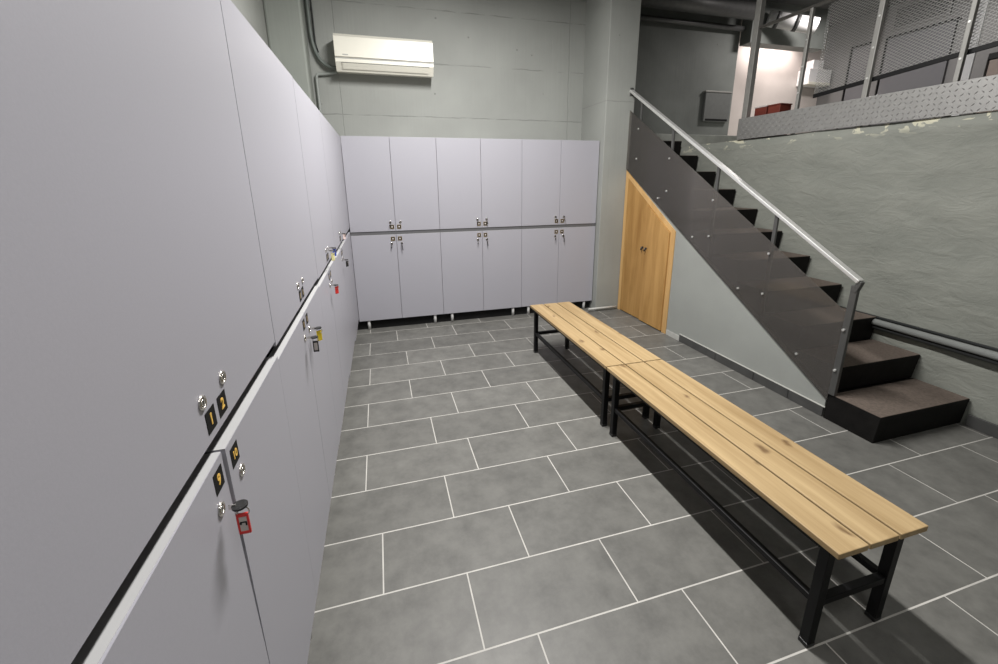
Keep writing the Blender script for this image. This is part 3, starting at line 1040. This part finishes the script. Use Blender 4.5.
# railing --------------------------------------------------------------
RX = SX - 0.006
rl = thing('stair_railing', 'steel stair railing with slanted handrail, slim posts and smoked clear panel', 'railing', (RX, 1.775, 0.18))
hz = lambda y: 0.932 + 0.5755 * (y - 1.765)
MB().bar((RX, 1.755, hz(1.755)), (RX, 4.385, hz(4.385)), 0.045, 0.027, (0, 0, 1), 0.006).build('handrail', M['steel'], rl)
for yy in (2.386, 2.994, 3.617, 4.172):
    zb = 0.06 + sl(yy)
    p_ = box('post', M['post_steel'], RX - 0.006 + 0.004, RX + 0.006 + 0.008, yy - 0.014, yy + 0.014, zb, hz(yy) - 0.012, rl, 0.002)
    for zz in (zb + 0.16, zb + 0.46):
        MB().cyl((RX - 0.022, yy, zz), (RX - 0.012, yy, zz), 0.008, 12).build('bolt', M['steel'], p_)
nw = MB().box(RX - 0.012, RX + 0.012, 1.755, 1.795, RS, 0.90, 0.003)
nw = nw.build('newel_post', M['post_steel'], rl)
MB().bar((RX, 1.775, 0.86), (RX, 1.752, 0.932), 0.03, 0.03, (1, 0, 0), 0.004).build('end_bracket', M['post_steel'], nw)
for zz in (0.35, 0.62):
    MB().cyl((RX - 0.024, 1.78, zz), (RX - 0.010, 1.78, zz), 0.008, 12).build('bolt', M['steel'], nw)
pt = lambda y: 0.75 + 0.588 * (y - 1.833)
pnl = MB().prism_x([(1.795, sl(1.795)), (4.372, sl(4.372) + 0.005), (4.372, pt(4.372)), (1.795, pt(1.795))], RX - 0.010, RX - 0.004).build('smoked_panel', M['acrylic'], rl)
pnl['label'] = 'smoked see-through panel'
for yy in (2.05, 2.62, 3.2, 3.75):
    zz = sl(yy) + 0.07
    MB().cyl((RX - 0.016, yy, zz), (RX - 0.002, yy, zz), 0.008, 12).build('bolt', M['steel'], pnl)
MB().box(RX - 0.02, RX + 0.02, 4.372, 4.379, hz(4.38) - 0.05, hz(4.38) + 0.03, 0.002).build('wall_flange', M['post_steel'], rl)

# under-stair cupboard front -------------------------------------------
cp = thing('under_stair_cupboard', 'honey oak cupboard front with slanted top under the stairs', 'cupboard', (SX - 0.01, 3.85, 0))
ct = lambda y: 1.625 - 0.634 * (4.37 - y)
YA, YBc = 3.447, 4.372
fr_ = MB()
f0, f1 = SX - 0.008, SX + 0.014
wa_, wb_, ht_ = 0.066, 0.050, 0.058
o_ = [(YA, 0), (YA, ct(YA)), (YBc, ct(YBc)), (YBc, 0)]
i_ = [(YA + wa_, 0), (YA + wa_, ct(YA + wa_) - ht_), (YBc - wb_, ct(YBc - wb_) - ht_), (YBc - wb_, 0)]
for n_ in range(3):
    fr_.prism_x([o_[n_], o_[n_ + 1], i_[n_ + 1], i_[n_]], f0, f1)
fr_.build('frame', M['oak_edge'], cp)
ym = 3.905
for a, b, out in ((YA + 0.069, ym - 0.0015, 0.020), (ym + 0.0015, YBc - 0.052, 0.006)):
    d = MB().prism_x([(a, 0.012), (b, 0.012), (b, ct(b) - 0.062), (a, ct(a) - 0.062)], SX - out, SX - out + 0.018).build('door', M['oak'], cp)
    yk = ym - 0.035 if b < ym else ym + 0.045
    k_ = MB()
    k_.cyl((SX - out, yk, 0.815), (SX - out - 0.006, yk, 0.815), 0.012, 14)
    k_.cyl((SX - out - 0.006, yk, 0.815), (SX - out - 0.020, yk, 0.815), 0.006, 12)
    k_.cyl((SX - out - 0.018, yk, 0.822), (SX - out - 0.024, yk, 0.785), 0.008, 12)
    k_.build('knob', M['lock_dark'], d)

# ================================================================== AIR CONDITIONER
ac = thing('air_conditioner', 'cream white wall-mounted air conditioner above the back lockers', 'air conditioner', (0.18, BWY, 2.54))
ax0, ax1 = -0.285, 0.645
yb_, yf_ = BWY, BWY - 0.215
zt_, zb_ = 2.872, 2.552
mb = MB()
mb.prism_x([(yb_, zt_), (yf_ + 0.03, zt_), (yf_, zt_ - 0.03), (yf_, zb_ + 0.075), (yf_ + 0.055, zb_), (yb_, zb_ + 0.02)], ax0, ax1)
bd = mb.build('body', M['ac'], ac)
fp = MB().prism_x([(yf_ + 0.03, zt_ + 0.001), (yf_ - 0.008, zt_ - 0.03), (yf_ - 0.014, zb_ + 0.118), (yf_ + 0.004, zb_ + 0.112)], ax0 + 0.001, ax1 - 0.001).build('front_panel', M['ac'], ac)
box('brand_mark', M['ac_grey'], ax0 + 0.07, ax0 + 0.12, yf_ - 0.0155, yf_ - 0.0115, zb_ + 0.131, zb_ + 0.139, fp)
box('joint_line', M['ac_grey'], ax0 + 0.002, ax1 - 0.002, yf_ - 0.002, yf_ + 0.004, zb_ + 0.104, zb_ + 0.112, bd)
fl_ = MB().prism_x([(yf_ + 0.002, zb_ + 0.068), (yf_ - 0.004, zb_ + 0.066), (yf_ + 0.030, zb_ + 0.020), (yf_ + 0.036, zb_ + 0.024)], ax0 + 0.06, ax1 - 0.05).build('air_flap', M['ac'], ac)
MB().prism_x([(yf_ + 0.004, zb_ + 0.072), (yf_ - 0.003, zb_ + 0.0715), (yf_ - 0.0015, zb_ + 0.0665), (yf_ + 0.006, zb_ + 0.067)], ax0 + 0.055, ax1 - 0.045).build('outlet_slot', M['ac_dark'], ac)

# hoses of the unit
def bez(p0, p1, p2, p3, n=14):
    P = [Vector(p) for p in (p0, p1, p2, p3)]
    out = []
    for i in range(n + 1):
        t = i / n
        out.append((1 - t) ** 3 * P[0] + 3 * (1 - t) ** 2 * t * P[1] + 3 * (1 - t) * t * t * P[2] + t ** 3 * P[3])
    return out


yh = BWY - 0.028
pts = [(-0.497, yh, 3.94), (-0.497, yh, 3.3)] + bez((-0.497, yh, 2.95), (-0.495, yh, 2.72), (-0.43, yh - 0.02, 2.60), (-0.287, yh - 0.05, 2.60))
tag(MB().tube(pts, 0.017).build('refrigerant_hose', M['hose']), 'dark grey hose coming down the corner and curving into the air conditioner', 'pipe')
pts = [(-0.462, yh + 0.008, 3.94), (-0.462, yh + 0.008, 3.3), (-0.462, yh + 0.008, 2.82), (-0.445, yh + 0.008, 2.74)]
tag(MB().tube(pts, 0.006).build('cable', M['pipe_dark']), 'thin dark cable running down the wall beside the dark grey hose', 'cable')
pts = bez((-0.287, yh - 0.015, 2.570), (-0.35, yh, 2.555), (-0.42, yh, 2.545), (-0.462, yh, 2.545), 8) + bez((-0.475, yh, 2.54), (-0.482, yh, 2.535), (-0.487, yh, 2.525), (-0.487, yh, 2.50), 5) + [(-0.487, yh, 2.2), (-0.487, yh, 1.95)]
tag(MB().tube(pts, 0.014).build('drain_pipe', M['hose_pale']), 'thin painted drain pipe bending down behind the lockers left of the air conditioner', 'pipe')

# ================================================================== PIPES
t = thing('wall_pipe', 'grey painted pipe with added dark shade strips along the foot of the plaster wall', 'pipe', (RWX - 0.04, 0, 0.49))
MB().tube([(RWX - 0.035, 2.40, 0.497), (RWX - 0.035, -2.6, 0.497)], 0.024, 16).build('pipe', M['pipe'], t)
MB().tube([(RWX - 0.012, 2.40, 0.528), (RWX - 0.012, -2.6, 0.528)], 0.010, 10).build('cable', M['pipe_dark'], t)  # dark tube standing for the shadow gap above the pipe
MB().tube([(RWX - 0.022, 2.40, 0.458), (RWX - 0.022, -2.6, 0.458)], 0.017, 12).build('lower_shade_strip', M['pipe_dark'], t)  # dark tube standing for the shadow gap below the pipe
t = tag(MB().tube([(2.30, 4.352, 0.035), (2.50, 4.350, 0.036), (2.672, 4.350, 0.037)], 0.013, 12).build('conduit', M['conduit']), 'pale conduit lying across the foot of the concrete pillar', 'pipe')

# ================================================================== UPPER STOREY
# checker plate kick board on the edge of the upper floor
t = thing('checker_plate_edging', 'grey checker plate kickboard along the edge of the upper floor', 'kickboard', (RWX, 2.3, 1.893))
px = RWX - 0.012
PA, PB = 0.75, 3.652
box('plate', M['checker'], px, px + 0.006, PA, PB, 1.893, 2.087, t, 0.001)
box('return_flange', M['checker'], px, RWX + 0.40, PB - 0.004, PB, 1.893, 2.087, t, 0.001)
mb = MB()
rows = 6
step = 0.033
k = 0
y = PA + 0.02
while y < PB - 0.015:
    for r in range(rows):
        z = 1.907 + r * 0.0325
        a = math.radians(45 if (k + r) % 2 else -45)
        dy, dz = math.cos(a) * 0.0115, math.sin(a) * 0.0115
        ny_, nz2 = -math.sin(a) * 0.0035, math.cos(a) * 0.0035
        v = [mb.bm.verts.new((px - 0.0002, y + dy, z + dz)), mb.bm.verts.new((px - 0.0002, y + ny_, z + nz2)), mb.bm.verts.new((px - 0.0002, y - dy, z - dz)), mb.bm.verts.new((px - 0.0002, y - ny_, z - nz2)),
             mb.bm.verts.new((px - 0.0032, y + dy * 0.6, z + dz * 0.6)), mb.bm.verts.new((px - 0.0032, y - dy * 0.6, z - dz * 0.6))]
        mb._face([v[0], v[1], v[4]])
        mb._face([v[1], v[2], v[5], v[4]])
        mb._face([v[2], v[3], v[5]])
        mb._face([v[3], v[0], v[4], v[5]])
    y += step
    k += 1
pat = mb.build('raised_pattern', M['checker'], t)

# railing of the upper floor
gx = RWX + 0.012
gr = thing('gallery_railing', 'grey steel railing with mesh infill above the checker plate edge', 'railing', (gx, 2.3, 1.89))
box('corner_post', M['rail_grey'], gx - 0.004, gx + 0.046, 3.585, 3.645, UF, CZ - 0.002, gr, 0.003)
MB().bar((gx + 0.02, 3.59, 2.862), (gx + 0.02, 0.75, 2.845), 0.03, 0.022, (0, 0, 1), 0.003).build('top_rail', M['rail_dark'], gr)
for yy, hw in ((3.068, 0.013), (2.523, 0.018), (1.992, 0.013)):
    p_ = box('post', M['rail_grey'], gx, gx + 0.028, yy - hw, yy + hw, UF, 2.85 if yy < 3.1 else 2.9, gr, 0.003)
    for zz in (2.22, 2.42, 2.62):
        MB().cyl((gx - 0.003, yy, zz), (gx + 0.004, yy, zz), 0.007, 10).build('bolt', M['steel'], p_)
box('post', M['rail_grey'], gx, gx + 0.04, 1.40, 1.45, UF, 2.85, gr, 0.003)
mesh_bot = lambda y: 2.222 + (2.508 - y) * 0.085
MB().bar((gx + 0.045, 2.96, mesh_bot(2.96) - 0.008), (gx + 0.045, 1.2, mesh_bot(1.2) - 0.008), 0.012, 0.030, (0, 0, 1), 0.002).build('mesh_bottom_rail', M['black_steel'], gr)
mb = MB()
ya, yb2, ztop_ = 1.2, 2.96, 2.845
pitch = 0.0165
mx_ = gx + 0.045


def clip_seg(y0, z0, s):
    """segment of the line z = z0 + s*(y-y0) inside the panel"""
    pts_ = []
    steps_ = 200
    inside = None
    a = None
    b = None
    for q in range(steps_ + 1):
        yy = ya + (yb2 - ya) * q / steps_
        zz = z0 + s * (yy - y0)
        if mesh_bot(yy) <= zz <= ztop_:
            if a is None: a = (yy, zz)
            b = (yy, zz)
    return a, b


c = -1.2
while c < 2.2:
    for s in (0.62, -0.62):
        y0 = ya if s > 0 else ya
        z0 = 2.2 + (c if s > 0 else c + 0.0)
        a, b = clip_seg(y0, z0, s)
        if a and b and abs(b[0] - a[0]) > 0.02:
            d = Vector((0, b[0] - a[0], b[1] - a[1])).normalized()
            n_ = Vector((0, -d.z, d.y)) * 0.0012
            va = Vector((mx_, *a))
            vb = Vector((mx_, *b))
            e = Vector((0.0015, 0, 0))
            q = [mb.bm.verts.new(p) for p in (va + n_ - e, va - n_ - e, vb - n_ - e, vb + n_ - e, va + n_ + e, va - n_ + e, vb - n_ + e, vb + n_ + e)]
            for f in ((0, 1, 2, 3), (7, 6, 5, 4), (0, 4, 5, 1), (3, 2, 6, 7), (0, 3, 7, 4), (1, 5, 6, 2)):
                mb._face([q[i_] for i_ in f])
    c += pitch * 1.18
mb.build('mesh_infill', M['mesh'], gr)

# white column close behind the railing
t = thing('white_post', 'white square post behind the mesh railing of the upper floor', 'post', (3.93, 2.20, UF))
box('shaft', M['white'], 3.88, 3.894, 2.140, 2.226, UF, CZ, t, 0.002)
box('bracket', M['white'], 3.874, 3.900, 2.145, 2.227, 2.36, 2.40, t, 0.004)

# grey panelled doors of the upper room
DX = 7.5


def panel_door(label, y0, y1, z1, louv=False, n=1):
    t = thing('panel_door', label, 'door', (DX - 0.02, (y0 + y1) / 2, UF))
    box('door_leaf', M['door_grey'], DX - 0.035, DX - 0.002, y0, y1, UF + 0.01, z1, t, 0.004)
    mb = MB()
    mb.box(DX - 0.042, DX - 0.001, y1 + 0.012, y1 + 0.03, UF, z1 + 0.03)
    mb.box(DX - 0.042, DX - 0.001, y0 - 0.03, y1 + 0.03, z1 + 0.012, z1 + 0.03)
    mb.build('shadow_gap_frame', M['black_steel'], t)
    return t


panel_door('grey flush door with dark outline on the upper floor, nearer the white post', 4.40, 5.20, 3.50)
panel_door('narrow grey flush door with dark outline on the upper floor, nearer the pale wall', 5.40, 5.70, 3.50)
t = thing('ventilation_grille', 'dark louvred grille above the grey door on the upper floor', 'grille', (DX - 0.02, 4.85, 3.62))
box('frame', M['door_frame'], DX - 0.03, DX - 0.001, 4.50, 5.20, 3.60, 3.90, t, 0.003)
mb = MB()
for kz in range(9):
    mb.box(DX - 0.036, DX - 0.028, 4.54, 5.16, 3.63 + kz * 0.028, 3.645 + kz * 0.028)
mb.build('slats', M['louvre'], t)
t = thing('brown_panel_door', 'taupe brown door at the right edge of the upper floor', 'door', (DX - 0.02, 3.75, UF))
box('door_leaf', M['brown'], DX - 0.035, DX - 0.002, 3.1, 3.95, UF + 0.01, 2.92, t, 0.004)
box('door_trim', M['door_frame'], DX - 0.045, DX - 0.001, 3.97, 4.03, UF, 2.96, t, 0.003)
box('door_head', M['black_steel'], DX - 0.045, DX - 0.001, 3.1, 3.97, 2.93, 3.0, t, 0.003)

# white unit on the pale wall
t = thing('wall_heater', 'white box-shaped unit mounted high on the pale upper wall', 'wall unit', (7.3, 6.1, 3.1))
box('body', M['white'], 6.98, 7.46, 5.98, 6.198, 3.02, 3.26, t, 0.01)
box('lower_lip', M['ac'], 6.985, 7.455, 5.972, 6.1, 3.02, 3.06, t, 0.004)
tag(MB().box(7.08, 7.30, 6.02, 6.15, 3.26, 3.40, 0.006).build('small_white_box', M['white']), 'small white box standing on the white wall unit upstairs', 'box')

# two red-brown boxes at the edge of the upper floor
for lab, y0, y1, z1, a in (('red-brown wooden box at the upper floor edge, next to the corner post', 3.44, 3.575, 2.185, 1), ('red-brown wooden box at the upper floor edge, right of its twin', 3.295, 3.425, 2.18, 0)):
    t = thing('wooden_box', lab, 'box', (3.62, (y0 + y1) / 2, UF), 'red-brown boxes upstairs')
    box('body', M['red_wood'], 3.57, 3.70, y0, y1, UF, z1 - 0.012, t, 0.004)
    box('lid', M['pale_wall'] if a else M['red_wood'], 3.565, 3.705, y0 - 0.004, y1 + 0.004, z1 - 0.012, z1, t, 0.003)

# grey metal cover on the stairwell wall
t = thing('meter_cover', 'grey metal cover box on the dark stairwell wall', 'cover', (5.03, 5.79, 2.35))
box('cover', M['box_grey'], 4.80, 5.26, 5.745, 5.798, 2.36, 2.77, t, 0.006)
box('top_lip', M['rail_grey'], 4.79, 5.27, 5.735, 5.80, 2.765, 2.785, t, 0.002)
box('lower_slot', M['black_steel'], 4.83, 5.23, 5.74, 5.75, 2.372, 2.398, t, 0.002)

# ducts under the upper ceiling
t = tag(MB().tube([(2.75, 5.50, 3.80), (5.25, 5.50, 3.78)], 0.12, 20).build('ceiling_duct', M['duct']), 'wide dull grey duct under the ceiling above the stairwell', 'duct')
t = tag(MB().tube([(2.75, 5.70, 3.62), (5.30, 5.72, 3.62)], 0.035, 12).build('ceiling_pipe', M['duct']), 'thin dark pipe below the wide duct above the stairwell', 'pipe')
t = thing('vent_pipe', 'white pipe end with clamps under the ceiling of the upper floor', 'pipe', (5.9, 5.6, 3.70))
MB().cyl((5.55, 5.55, 3.72), (6.05, 5.20, 3.56), 0.10, 24).build('pipe', M['white'], t)
for k in range(2):
    f = 0.15 + 0.4 * k
    MB().cyl((5.55 + 0.5 * f, 5.55 - 0.35 * f, 3.72 - 0.16 * f), (5.55 + 0.5 * (f + 0.08), 5.55 - 0.35 * (f + 0.08), 3.72 - 0.16 * (f + 0.08)), 0.106, 24).build('clamp', M['louvre'], t)
